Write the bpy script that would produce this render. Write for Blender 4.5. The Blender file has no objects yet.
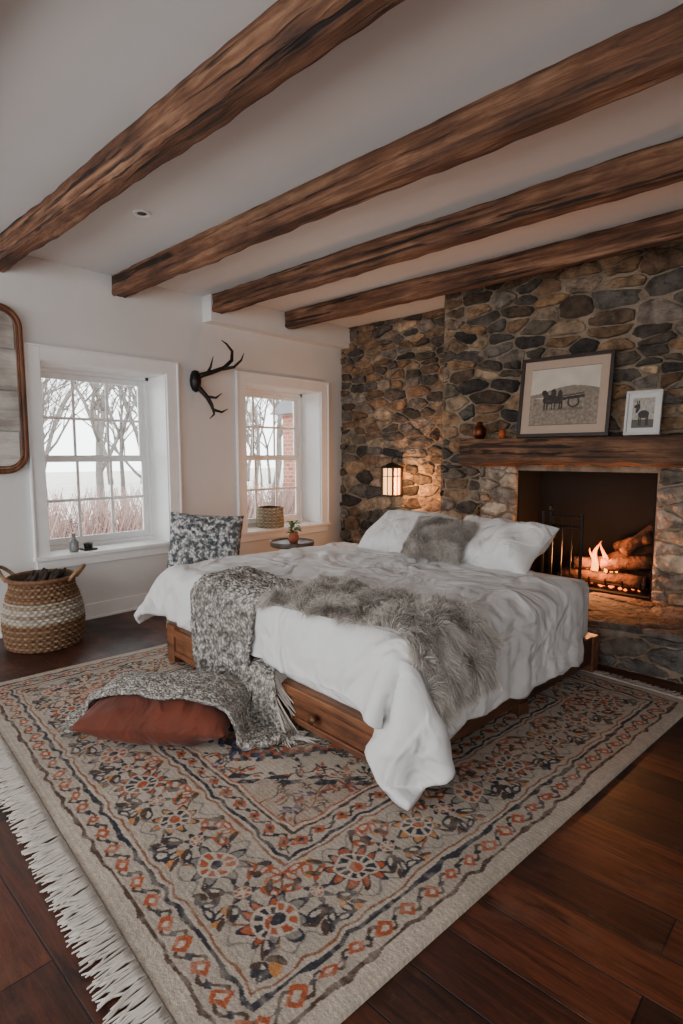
import bpy, bmesh, math, random
import numpy as np
from mathutils import Vector, Matrix, Euler, noise as mnoise
random.seed(7); np.random.seed(7)
scene=bpy.context.scene
COL=scene.collection
R=math.radians

# ---------------------------------------------------------------- helpers
def lin(h):
    h=h.lstrip('#'); v=[int(h[i:i+2],16)/255 for i in (0,2,4)]
    return tuple((c/12.92 if c<=.04045 else ((c+.055)/1.055)**2.4) for c in v)
def link(ob,parent=None):
    COL.objects.link(ob)
    if parent is not None: ob.parent=parent
    return ob
def empty(name,M=None,parent=None):
    e=bpy.data.objects.new(name,None); e.empty_display_size=.1; link(e,parent)
    if M is not None: e.matrix_world=M
    return e
def mesh_np(name,v,f,mat=None,cols=None,smooth=True,parent=None,M=None):
    me=bpy.data.meshes.new(name)
    me.from_pydata(v if isinstance(v,list) else np.asarray(v,dtype=float).tolist(),[],f if isinstance(f,list) else f.tolist())
    if cols is not None:
        a=me.color_attributes.new('Col','FLOAT_COLOR','POINT')
        c=np.ones((len(v),4),dtype=np.float32); c[:,:3]=cols
        a.data.foreach_set('color',c.ravel())
    if smooth: me.polygons.foreach_set('use_smooth',[True]*len(me.polygons))
    me.update()
    ob=bpy.data.objects.new(name,me)
    if mat: me.materials.append(mat)
    link(ob,parent)
    if M is not None: ob.matrix_world=M
    return ob
class MB:
    """mesh builder joining many parts"""
    def __init__(s): s.v=[]; s.f=[]; s.c=[]
    def add(s,v,f,c=(1,1,1)):
        o=len(s.v); s.v+= [tuple(p) for p in v]; s.f+=[tuple(i+o for i in q) for q in f]
        s.c+=[c]*len(v) if not isinstance(c,list) else c
    def box(s,x0,x1,y0,y1,z0,z1,c=(1,1,1),M=None):
        v=[(x0,y0,z0),(x1,y0,z0),(x1,y1,z0),(x0,y1,z0),(x0,y0,z1),(x1,y0,z1),(x1,y1,z1),(x0,y1,z1)]
        if M is not None: v=[tuple(M@Vector(p)) for p in v]
        s.add(v,[(0,3,2,1),(4,5,6,7),(0,1,5,4),(1,2,6,5),(2,3,7,6),(3,0,4,7)],c)
    def tube(s,pts,rad,n=8,c=(1,1,1),closed=False):
        pts=[Vector(p) for p in pts]; m=len(pts)
        if not hasattr(rad,'__len__'): rad=[rad]*m
        vs=[]; prev=None
        for i,p in enumerate(pts):
            if closed: t=pts[(i+1)%m]-pts[i-1]
            else: t=(pts[min(i+1,m-1)]-pts[max(i-1,0)])
            t.normalize()
            if prev is None:
                a=Vector((0,0,1)) if abs(t.z)<.9 else Vector((1,0,0))
                u=t.cross(a).normalized()
            else:
                u=(prev-t*prev.dot(t)).normalized()
            prev=u; w=t.cross(u)
            for k in range(n):
                a=2*math.pi*k/n
                vs.append(tuple(p+(u*math.cos(a)+w*math.sin(a))*rad[i]))
        fs=[]
        for i in range(m if closed else m-1):
            j=(i+1)%m
            for k in range(n):
                fs.append((i*n+k,i*n+(k+1)%n,j*n+(k+1)%n,j*n+k))
        if not closed:
            fs.append(tuple(range(n))[::-1]); fs.append(tuple((m-1)*n+k for k in range(n)))
        s.add(vs,fs,c)
    def lathe(s,prof,cx,cy,n=32,c=(1,1,1)):
        vs=[];fs=[]
        for r,z in prof:
            for k in range(n):
                a=2*math.pi*k/n; vs.append((cx+r*math.cos(a),cy+r*math.sin(a),z))
        for i in range(len(prof)-1):
            for k in range(n): fs.append((i*n+k,i*n+(k+1)%n,(i+1)*n+(k+1)%n,(i+1)*n+k))
        s.add(vs,fs,c)
    def obj(s,name,mat,parent=None,smooth=False,bevel=0,M=None,cols=False):
        ob=mesh_np(name,s.v,s.f,mat,np.array(s.c) if cols else None,smooth,parent,M)
        if bevel:
            b=ob.modifiers.new('bevel','BEVEL'); b.width=bevel; b.segments=2; b.limit_method='ANGLE'
        return ob

# ---------------------------------------------------------------- materials
def newmat(name):
    m=bpy.data.materials.new(name); m.use_nodes=True; nt=m.node_tree
    return m,nt,nt.nodes,nt.links,nt.nodes['Principled BSDF']
def pmat(name,col,col2=None,rough=.6,metal=0,nscale=6,stretch=(1,1,1),bump=0,bscale=None,bdist=.01,attr=False,coord='Object',sheen=0,contrast=(.3,.7),detail=6,crease=0,cscale=4):
    m,nt,N,L,P=newmat(name)
    P.inputs['Roughness'].default_value=rough; P.inputs['Metallic'].default_value=metal
    if sheen: P.inputs['Sheen Weight'].default_value=sheen
    tc=N.new('ShaderNodeTexCoord'); mp=N.new('ShaderNodeMapping'); mp.inputs['Scale'].default_value=stretch
    L.new(tc.outputs[coord],mp.inputs[0])
    nz=N.new('ShaderNodeTexNoise'); nz.inputs['Scale'].default_value=nscale; nz.inputs['Detail'].default_value=detail
    L.new(mp.outputs[0],nz.inputs['Vector'])
    cr=N.new('ShaderNodeValToRGB'); cr.color_ramp.elements[0].position=contrast[0]; cr.color_ramp.elements[1].position=contrast[1]
    c2=col2 or tuple(c*.85 for c in col)
    cr.color_ramp.elements[0].color=(*c2,1); cr.color_ramp.elements[1].color=(*col,1)
    L.new(nz.outputs['Fac'],cr.inputs[0])
    if attr:
        at=N.new('ShaderNodeAttribute'); at.attribute_name='Col'
        mx=N.new('ShaderNodeMix'); mx.data_type='RGBA'; mx.blend_type='MULTIPLY'; mx.inputs[0].default_value=1
        L.new(cr.outputs[0],mx.inputs[6]); L.new(at.outputs['Color'],mx.inputs[7]); L.new(mx.outputs[2],P.inputs['Base Color'])
    else: L.new(cr.outputs[0],P.inputs['Base Color'])
    b=None
    if crease:
        n3=N.new('ShaderNodeTexNoise'); n3.inputs['Scale'].default_value=cscale; n3.inputs['Detail'].default_value=3; n3.inputs['Distortion'].default_value=.6
        L.new(mp.outputs[0],n3.inputs['Vector'])
        a1=N.new('ShaderNodeMath'); a1.operation='SUBTRACT'; a1.inputs[1].default_value=.5; L.new(n3.outputs['Fac'],a1.inputs[0])
        a2=N.new('ShaderNodeMath'); a2.operation='ABSOLUTE'; L.new(a1.outputs[0],a2.inputs[0])
        a3=N.new('ShaderNodeMapRange'); a3.inputs['From Max'].default_value=.14; a3.inputs['To Min'].default_value=1; a3.inputs['To Max'].default_value=0; a3.interpolation_type='SMOOTHSTEP'; L.new(a2.outputs[0],a3.inputs['Value'])
        bc_=N.new('ShaderNodeBump'); bc_.inputs['Strength'].default_value=1; bc_.inputs['Distance'].default_value=crease
        L.new(a3.outputs[0],bc_.inputs['Height']); L.new(bc_.outputs[0],P.inputs['Normal'])
    if bump:
        n2=N.new('ShaderNodeTexNoise'); n2.inputs['Scale'].default_value=bscale or nscale*4; n2.inputs['Detail'].default_value=8
        L.new(mp.outputs[0],n2.inputs['Vector'])
        b=N.new('ShaderNodeBump'); b.inputs['Strength'].default_value=bump; b.inputs['Distance'].default_value=bdist
        L.new(n2.outputs['Fac'],b.inputs['Height']); L.new(b.outputs[0],P.inputs['Normal'])
        if crease: L.new(bc_.outputs[0],b.inputs['Normal'])
    return m
def wood(name,c1,c2,c3,axis='X',scale=1.0,rough=.55,bump=.4,cracks=False):
    m,nt,N,L,P=newmat(name)
    k9=16 if cracks else 9
    st={'X':(1,k9,k9),'Y':(k9,1,k9),'Z':(k9,k9,1)}[axis]
    tc=N.new('ShaderNodeTexCoord'); mp=N.new('ShaderNodeMapping'); mp.inputs['Scale'].default_value=tuple(s*scale for s in st)
    L.new(tc.outputs['Object'],mp.inputs[0])
    a=N.new('ShaderNodeTexNoise'); a.inputs['Scale'].default_value=1.3; a.inputs['Detail'].default_value=10; a.inputs['Distortion'].default_value=.35; a.inputs['Roughness'].default_value=.72
    L.new(mp.outputs[0],a.inputs['Vector'])
    cr=N.new('ShaderNodeValToRGB'); e=cr.color_ramp.elements
    e[0].position=.34; e[0].color=(*c1,1); e[1].position=.68; e[1].color=(*c3,1); k=e.new(.5); k.color=(*c2,1)
    L.new(a.outputs['Fac'],cr.inputs[0])
    n=N.new('ShaderNodeTexNoise'); n.inputs['Scale'].default_value=3.5; n.inputs['Detail'].default_value=7
    L.new(tc.outputs['Object'],n.inputs['Vector'])
    r2=N.new('ShaderNodeValToRGB'); r2.color_ramp.elements[0].position=.35; r2.color_ramp.elements[0].color=(.6,.57,.55,1); r2.color_ramp.elements[1].position=.65; r2.color_ramp.elements[1].color=(1.2,1.2,1.2,1)
    L.new(n.outputs['Fac'],r2.inputs[0])
    mx=N.new('ShaderNodeMix'); mx.data_type='RGBA'; mx.blend_type='MULTIPLY'; mx.inputs[0].default_value=1
    L.new(cr.outputs[0],mx.inputs[6]); L.new(r2.outputs[0],mx.inputs[7])
    out=mx.outputs[2]; hgt=a.outputs['Fac']
    if cracks:
        m2=N.new('ShaderNodeMapping'); m2.inputs['Scale'].default_value={'X':(1.1,34,34),'Y':(34,1.1,34),'Z':(34,34,1.1)}[axis]
        L.new(tc.outputs['Object'],m2.inputs[0])
        c=N.new('ShaderNodeTexNoise'); c.inputs['Scale'].default_value=1; c.inputs['Detail'].default_value=4; c.inputs['Distortion'].default_value=.3; L.new(m2.outputs[0],c.inputs['Vector'])
        r3=N.new('ShaderNodeValToRGB'); r3.color_ramp.elements[0].position=.36; r3.color_ramp.elements[0].color=(.12,.1,.09,1); r3.color_ramp.elements[1].position=.42; r3.color_ramp.elements[1].color=(1,1,1,1)
        L.new(c.outputs['Fac'],r3.inputs[0])
        mx2=N.new('ShaderNodeMix'); mx2.data_type='RGBA'; mx2.blend_type='MULTIPLY'; mx2.inputs[0].default_value=1
        L.new(out,mx2.inputs[6]); L.new(r3.outputs[0],mx2.inputs[7]); out=mx2.outputs[2]
        ma=N.new('ShaderNodeMath'); ma.operation='MULTIPLY_ADD'; ma.inputs[1].default_value=.8; L.new(r3.outputs[0],ma.inputs[0]); L.new(a.outputs['Fac'],ma.inputs[2]); hgt=ma.outputs[0]
    L.new(out,P.inputs['Base Color'])
    P.inputs['Roughness'].default_value=rough
    b=N.new('ShaderNodeBump'); b.inputs['Strength'].default_value=bump; b.inputs['Distance'].default_value=.015
    L.new(hgt,b.inputs['Height']); L.new(b.outputs[0],P.inputs['Normal'])
    return m
def emis(name,col,st):
    m,nt,N,L,P=newmat(name)
    P.inputs['Base Color'].default_value=(*col,1); P.inputs['Emission Color'].default_value=(*col,1); P.inputs['Emission Strength'].default_value=st
    return m

M_wall=pmat('painted_plaster',(.71,.70,.68),(.67,.66,.64),rough=.85,nscale=2.5,bump=.08,bscale=60,bdist=.003)
M_ceil=pmat('ceiling_paint',(.69,.675,.66),(.65,.635,.62),rough=.9,nscale=1.5)
M_trim=pmat('white_trim_paint',(.85,.85,.84),(.81,.81,.80),rough=.45,nscale=8)
M_beam=wood('hewn_beam_wood',lin('#2f1d13'),lin('#714a32'),lin('#a98062'),'X',1.0,.8,1,True)
M_mantel=wood('mantel_wood',lin('#24160e'),lin('#5f3f29'),lin('#956c4a'),'X',1.1,.7,1,True)
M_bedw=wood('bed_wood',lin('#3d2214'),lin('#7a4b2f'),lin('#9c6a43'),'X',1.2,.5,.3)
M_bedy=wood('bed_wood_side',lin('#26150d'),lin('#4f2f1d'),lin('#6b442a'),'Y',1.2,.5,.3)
M_stone=pmat('field_stone',(1.4,1.32,1.22),(.42,.39,.36),rough=.88,nscale=14,bump=1,bscale=30,bdist=.03,attr=True,contrast=(.32,.68),detail=12)
M_mortar=pmat('mortar',lin('#a3907a'),lin('#635443'),rough=.95,nscale=7,bump=1,bscale=50,bdist=.02)
M_soot=pmat('soot_brick',(.002,.0019,.0018),(.001,.001,.001),rough=.95,nscale=10,bump=.4)
M_black=pmat('black_iron',(.012,.012,.012),(.02,.018,.016),rough=.45,metal=.6,nscale=20)
M_linen=pmat('white_linen',(.70,.695,.685),(.66,.655,.645),rough=.9,nscale=5,bump=.12,bscale=260,bdist=.002,sheen=.15,crease=.012,cscale=3.0)
M_pillow=pmat('pillow_cotton',(.72,.71,.69),(.68,.67,.65),rough=.9,nscale=5,bump=.1,bscale=200,bdist=.002,sheen=.15,crease=.007,cscale=5)
M_rust=pmat('rust_velvet',lin('#6a2d16'),lin('#50200f'),rough=.85,nscale=7,bump=.3,bscale=120,bdist=.003,sheen=.08,crease=.006,cscale=5)
M_fur=pmat('fur_strands',(1,1,1),(.75,.74,.73),rough=.7,nscale=14,attr=True)
M_furbase=pmat('fur_hide',(.36,.33,.30),(.24,.22,.2),rough=.95,nscale=14)
M_rug=pmat('woven_rug_wool',(1.0,1.0,1.0),(.78,.78,.78),rough=.95,nscale=45,bump=.5,bscale=160,bdist=.006,attr=True)
M_fringe=pmat('cotton_fringe',(.56,.51,.45),(.43,.39,.34),rough=.95,nscale=30)
M_basket=pmat('seagrass',(1.05,1.05,1.05),(.5,.5,.5),rough=.8,nscale=40,bump=.5,bscale=90,attr=True)
M_paint=pmat('artwork_print',(1,1,1),(.95,.95,.95),rough=.6,nscale=20,attr=True)
M_glow=emis('lantern_glass_glow',(1,.48,.18),3.0)

def knit(name,c1,c2,c3,sc=60,lo=.4,hi=.6,bd=.01):
    m,nt,N,L,P=newmat(name)
    tc=N.new('ShaderNodeTexCoord')
    v=N.new('ShaderNodeTexVoronoi'); v.inputs['Scale'].default_value=sc; L.new(tc.outputs['Object'],v.inputs['Vector'])
    n=N.new('ShaderNodeTexNoise'); n.inputs['Scale'].default_value=sc*.45; n.inputs['Detail'].default_value=5; L.new(tc.outputs['Object'],n.inputs['Vector'])
    cr=N.new('ShaderNodeValToRGB'); e=cr.color_ramp.elements
    e[0].position=lo; e[0].color=(*c1,1); e[1].position=hi; e[1].color=(*c3,1); k=e.new(.5); k.color=(*c2,1)
    L.new(n.outputs['Fac'],cr.inputs[0])
    r2=N.new('ShaderNodeValToRGB'); r2.color_ramp.elements[0].position=.25; r2.color_ramp.elements[0].color=(1.1,1.1,1.1,1); r2.color_ramp.elements[1].position=.75; r2.color_ramp.elements[1].color=(.4,.39,.38,1)  # crevice shade between stitches, multiplied into the base colour
    L.new(v.outputs['Distance'],r2.inputs[0])
    mx=N.new('ShaderNodeMix'); mx.data_type='RGBA'; mx.blend_type='MULTIPLY'; mx.inputs[0].default_value=1
    L.new(cr.outputs[0],mx.inputs[6]); L.new(r2.outputs[0],mx.inputs[7]); L.new(mx.outputs[2],P.inputs['Base Color'])
    P.inputs['Roughness'].default_value=.95
    b=N.new('ShaderNodeBump'); b.invert=True; b.inputs['Strength'].default_value=1; b.inputs['Distance'].default_value=bd
    L.new(v.outputs['Distance'],b.inputs['Height']); L.new(b.outputs[0],P.inputs['Normal'])
    return m
M_knit=knit('chunky_knit_wool',lin('#7d7871'),lin('#a9a39b'),lin('#d6d1ca'),58,.36,.62,.02)
M_knit2=knit('woven_wool_throw',lin('#8b857d'),lin('#b0aaa1'),lin('#d4cfc7'),88,.36,.62,.01)
M_chair=knit('boucle_fabric',lin('#5a5e61'),lin('#939596'),lin('#d6d4d1'),58,.42,.58,.006)

# ---------------------------------------------------------------- floor
def floor_mat():
    m,nt,N,L,P=newmat('dark_plank_floor')
    tc=N.new('ShaderNodeTexCoord')
    br=N.new('ShaderNodeTexBrick'); br.inputs['Scale'].default_value=1; br.inputs['Brick Width'].default_value=1.1; br.inputs['Row Height'].default_value=.15
    br.inputs['Mortar Size'].default_value=.0026; br.inputs['Mortar Smooth'].default_value=.3; br.offset=.37; br.inputs['Bias'].default_value=-.1
    br.inputs['Color1'].default_value=(*lin('#26130d'),1); br.inputs['Color2'].default_value=(*lin('#5e321f'),1); br.inputs['Mortar'].default_value=(.004,.002,.002,1)
    L.new(tc.outputs['Object'],br.inputs['Vector'])
    mp=N.new('ShaderNodeMapping'); mp.inputs['Scale'].default_value=(1.8,22,1); L.new(tc.outputs['Object'],mp.inputs[0])
    n=N.new('ShaderNodeTexNoise'); n.inputs['Scale'].default_value=1.6; n.inputs['Detail'].default_value=13; n.inputs['Distortion'].default_value=1.0; n.inputs['Roughness'].default_value=.76; L.new(mp.outputs[0],n.inputs['Vector'])
    cr=N.new('ShaderNodeValToRGB'); cr.color_ramp.elements[0].position=.38; cr.color_ramp.elements[0].color=(.28,.25,.23,1); cr.color_ramp.elements[1].position=.62; cr.color_ramp.elements[1].color=(1.7,1.55,1.45,1)
    L.new(n.outputs['Fac'],cr.inputs[0])
    mx=N.new('ShaderNodeMix'); mx.data_type='RGBA'; mx.blend_type='MULTIPLY'; mx.inputs[0].default_value=1
    L.new(br.outputs['Color'],mx.inputs[6]); L.new(cr.outputs[0],mx.inputs[7])
    # worn, scuffed patches
    n4=N.new('ShaderNodeTexNoise'); n4.inputs['Scale'].default_value=4.5; n4.inputs['Detail'].default_value=10; n4.inputs['Roughness'].default_value=.75; L.new(tc.outputs['Object'],n4.inputs['Vector'])
    r4=N.new('ShaderNodeValToRGB'); r4.color_ramp.elements[0].position=.54; r4.color_ramp.elements[0].color=(0,0,0,1); r4.color_ramp.elements[1].position=.70; r4.color_ramp.elements[1].color=(.45,.45,.45,1); L.new(n4.outputs['Fac'],r4.inputs[0])
    mx4=N.new('ShaderNodeMix'); mx4.data_type='RGBA'; L.new(r4.outputs[0],mx4.inputs[0]); L.new(mx.outputs[2],mx4.inputs[6]); mx4.inputs[7].default_value=(*lin('#76503a'),1)
    L.new(mx4.outputs[2],P.inputs['Base Color'])
    n2=N.new('ShaderNodeTexNoise'); n2.inputs['Scale'].default_value=7; n2.inputs['Detail'].default_value=8; L.new(tc.outputs['Object'],n2.inputs['Vector'])
    mr=N.new('ShaderNodeMapRange'); mr.inputs['To Min'].default_value=.24; mr.inputs['To Max'].default_value=.62; L.new(n2.outputs['Fac'],mr.inputs['Value']); L.new(mr.outputs[0],P.inputs['Roughness'])
    ad=N.new('ShaderNodeMath'); ad.operation='MULTIPLY_ADD'; ad.inputs[1].default_value=.35; L.new(n.outputs['Fac'],ad.inputs[0])
    iv=N.new('ShaderNodeMath'); iv.operation='SUBTRACT'; iv.inputs[0].default_value=1; L.new(br.outputs['Fac'],iv.inputs[1]); L.new(iv.outputs[0],ad.inputs[2])
    b=N.new('ShaderNodeBump'); b.inputs['Strength'].default_value=.65; b.inputs['Distance'].default_value=.006; L.new(ad.outputs[0],b.inputs['Height']); L.new(b.outputs[0],P.inputs['Normal'])
    return m
XR=6.4; YB=-2.2; YF=4.6; H=2.6
b=MB(); b.box(-.36,XR+.2,YB-.2,YF+.3,-.1,0); b.obj('floor',floor_mat())
b=MB(); b.box(-.36,XR+.2,YB-.2,YF+.3,H,H+.12); b.obj('ceiling',M_ceil)
b=MB(); b.box(0,.13,2.84,YF,2.385,H); b.obj('trim_3',M_wall)

W1=(1.50,2.47,.52,1.91); W2=(3.27,4.26,.52,1.91)
b=MB()
for (a0,a1) in ((YB-.2,W1[0]),(W1[1],W2[0]),(W2[1],YF+.3)): b.box(-.36,0,a0,a1,0,H)
for w in (W1,W2):
    b.box(-.36,0,w[0],w[1],0,w[2]); b.box(-.36,0,w[0],w[1],w[3],H)
b.obj('wall_left',M_wall)
b=MB(); b.box(0,.018,YB,YF,0,.12); b.box(0,.026,YB,YF,0,.02); b.obj('baseboard_left',M_trim,bevel=.004)
def wall_open(name,axis,c0,c1,lo,hi,ops):
    b=MB(); ops=sorted(ops); cur=lo
    def bx(a0,a1,z0,z1):
        if axis=='y': b.box(a0,a1,c0,c1,z0,z1)
        else: b.box(c0,c1,a0,a1,z0,z1)
    for o in ops:
        bx(cur,o[0],0,H); bx(o[0],o[1],0,o[2]); bx(o[0],o[1],o[3],H); cur=o[1]
    bx(cur,hi,0,H); b.obj(name,M_wall)
BO=[(.3,2.9,.4,2.4),(3.4,5.0,.5,2.3)]; RO=[(-1.6,-.2,.8,2.2)]
wall_open('wall_back','y',YB-.2,YB,0,XR+.2,BO)
wall_open('wall_right','x',XR,XR+.2,YB,YF+.3,RO)
def portal(name,loc,rot,sx,sy):
    l=bpy.data.lights.new(name,'AREA'); l.shape='RECTANGLE'; l.size=sx; l.size_y=sy; l.cycles.is_portal=True
    o=bpy.data.objects.new(name,l); link(o); o.location=loc; o.rotation_euler=rot
for i,o in enumerate(BO): portal('window_portal_back',((o[0]+o[1])/2,YB-.1,(o[2]+o[3])/2),(R(90),0,0),o[1]-o[0],o[3]-o[2])
for o in RO: portal('window_portal_side',(XR+.1,(o[0]+o[1])/2,(o[2]+o[3])/2),(R(90),0,R(90)),o[1]-o[0],o[3]-o[2])
for w in (W1,W2): portal('window_portal_front',(-.34,(w[0]+w[1])/2,(w[2]+w[3])/2),(R(90),0,R(-90)),w[1]-w[0],w[3]-w[2])

def glassmat():
    m,nt,N,L,P=newmat('window_glass'); N.remove(P)
    t=N.new('ShaderNodeBsdfTransparent'); g=N.new('ShaderNodeBsdfGlossy'); g.inputs['Roughness'].default_value=.02
    t.inputs[0].default_value=(.95,.97,.97,1)
    f=N.new('ShaderNodeFresnel'); f.inputs[0].default_value=1.35; mx=N.new('ShaderNodeMixShader')
    L.new(f.outputs[0],mx.inputs[0]); L.new(t.outputs[0],mx.inputs[1]); L.new(g.outputs[0],mx.inputs[2]); L.new(mx.outputs[0],N['Material Output'].inputs[0])
    return m
M_glass=glassmat()
def window(idx,w):
    y0,y1,z0,z1=w
    e=empty('window_%d'%idx)
    b=MB(); X0,X1=-.345,-.285
    t=.035
    b.box(X0-.01,X1+.01,y0,y0+t,z0,z1); b.box(X0-.01,X1+.01,y1-t,y1,z0,z1); b.box(X0-.01,X1+.01,y0,y1,z1-t,z1); b.box(X0-.01,X1+.03,y0,y1,z0,z0+.03)
    zm=(z0+z1)/2
    def sash(xa,xb,za,zb):
        s=.045; ya,yb=y0+t,y1-t
        b.box(xa,xb,ya,ya+s,za,zb); b.box(xa,xb,yb-s,yb,za,zb); b.box(xa,xb,ya+s,yb-s,za,za+s+.008); b.box(xa,xb,ya+s,yb-s,zb-s,zb)
        for k in (1,2):
            yy=ya+s+(yb-ya-2*s)*k/3; b.box(xa+.006,xb-.006,yy-.011,yy+.011,za+s,zb-s)
        zz=(za+zb)/2; b.box(xa+.008,xb-.008,ya+s,yb-s,zz-.011,zz+.011)
    sash(-.342,-.318,zm-.02,z1-t); sash(-.314,-.29,z0+.03,zm+.025)
    b.box(-.29,-.275,(y0+y1)/2-.03,(y0+y1)/2+.03,zm+.02,zm+.035)
    b.obj('sash_frame',M_trim,e,bevel=.003)
    g=MB(); g.box(-.332,-.330,y0+t,y1-t,zm,z1-t); g.box(-.303,-.301,y0+t,y1-t,z0+.03,zm); g.obj('glass',M_glass,e)
    c=MB(); cw=.09
    c.box(0,.022,y0-cw,y0,z0-.02,z1+cw); c.box(0,.022,y1,y1+cw,z0-.02,z1+cw); c.box(0,.022,y0,y1,z1,z1+cw)
    c.box(0,.034,y0-cw-.014,y0-cw,z0-.02,z1+cw+.014); c.box(0,.034,y1+cw,y1+cw+.014,z0-.02,z1+cw+.014); c.box(0,.034,y0-cw,y1+cw,z1+cw,z1+cw+.014)
    c.box(0,.05,y0-cw-.02,y1+cw+.02,z0-.022,z0+.004); c.box(-.28,0,y0,y1,z0-.001,z0+.004)
    c.box(0,.02,y0-cw,y1+cw,z0-.09,z0-.022)
    c.box(-.28,0,y0-.001,y0+.006,z0,z1); c.box(-.28,0,y1-.006,y1+.001,z0,z1); c.box(-.28,0,y0,y1,z1-.006,z1+.001)
    c.obj('trim_%d'%idx,M_trim,bevel=.004)
window(1,W1); window(2,W2)

# ---------------------------------------------------------------- beams
def rough_beam(name,x0,x1,y0,y1,z0,z1,mat,amp=.008,seed=0,parent=None,nx=160,cham=.012):
    prof=[]
    n=7
    def seg(a,b_):
        for i in range(n): prof.append((a[0]+(b_[0]-a[0])*i/n,a[1]+(b_[1]-a[1])*i/n))
    c=cham
    pts=[(y0+c,z0),(y1-c,z0),(y1,z0+c),(y1,z1),(y0,z1),(y0,z0+c)]
    for i in range(6): seg(pts[i],pts[(i+1)%6])
    m=len(prof); v=[];f=[]
    for i in range(nx+1):
        x=x0+(x1-x0)*i/nx
        for (y,z) in prof:
            p=Vector((x*1.5+seed*7,y*9,z*9)); d=mnoise.noise(p)*amp+mnoise.noise(Vector((x*9+seed,y*30,z*30)))*amp*.7
            q=mnoise.noise(Vector((x*.8+seed*3,seed,0)))*amp
            cy,cz=(y0+y1)/2,(z0+z1)/2
            dy,dz=y-cy,z-cz; l=math.hypot(dy,dz)
            v.append((x,y+dy/l*d+q,min(z+dz/l*d+(q if z<cz else 0),z1)))
    for i in range(nx):
        for k in range(m): f.append((i*m+k,i*m+(k+1)%m,(i+1)*m+(k+1)%m,(i+1)*m+k))
    f.append(tuple(range(m))[::-1]); f.append(tuple(nx*m+k for k in range(m)))
    return mesh_np(name,v,f,mat,smooth=True,parent=parent)
for i,yc in enumerate((1.265,2.10,2.905,3.72)):
    w=.056
    rough_beam('ceiling_beam',.002,XR,yc-w,yc+w,2.455,H,M_beam,.010,i+1,nx=260)
for yc in (.44,-.4,-1.24): rough_beam('ceiling_beam',.002,XR,yc-.06,yc+.06,2.455,H,M_beam,.012,int(yc*10)+20,nx=60)

b=MB(); b.lathe([(.0,H-.001),(.028,H-.001),(.03,H-.006),(.045,H-.008),(.05,H-.004),(.05,H)],1.21,1.66,24); ob=b.obj('recessed_ceiling_light',M_trim,smooth=True)
b=MB(); b.lathe([(0,H-.004),(.026,H-.004)],1.21,1.66,16); b.obj('lens',M_black,ob)

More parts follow.
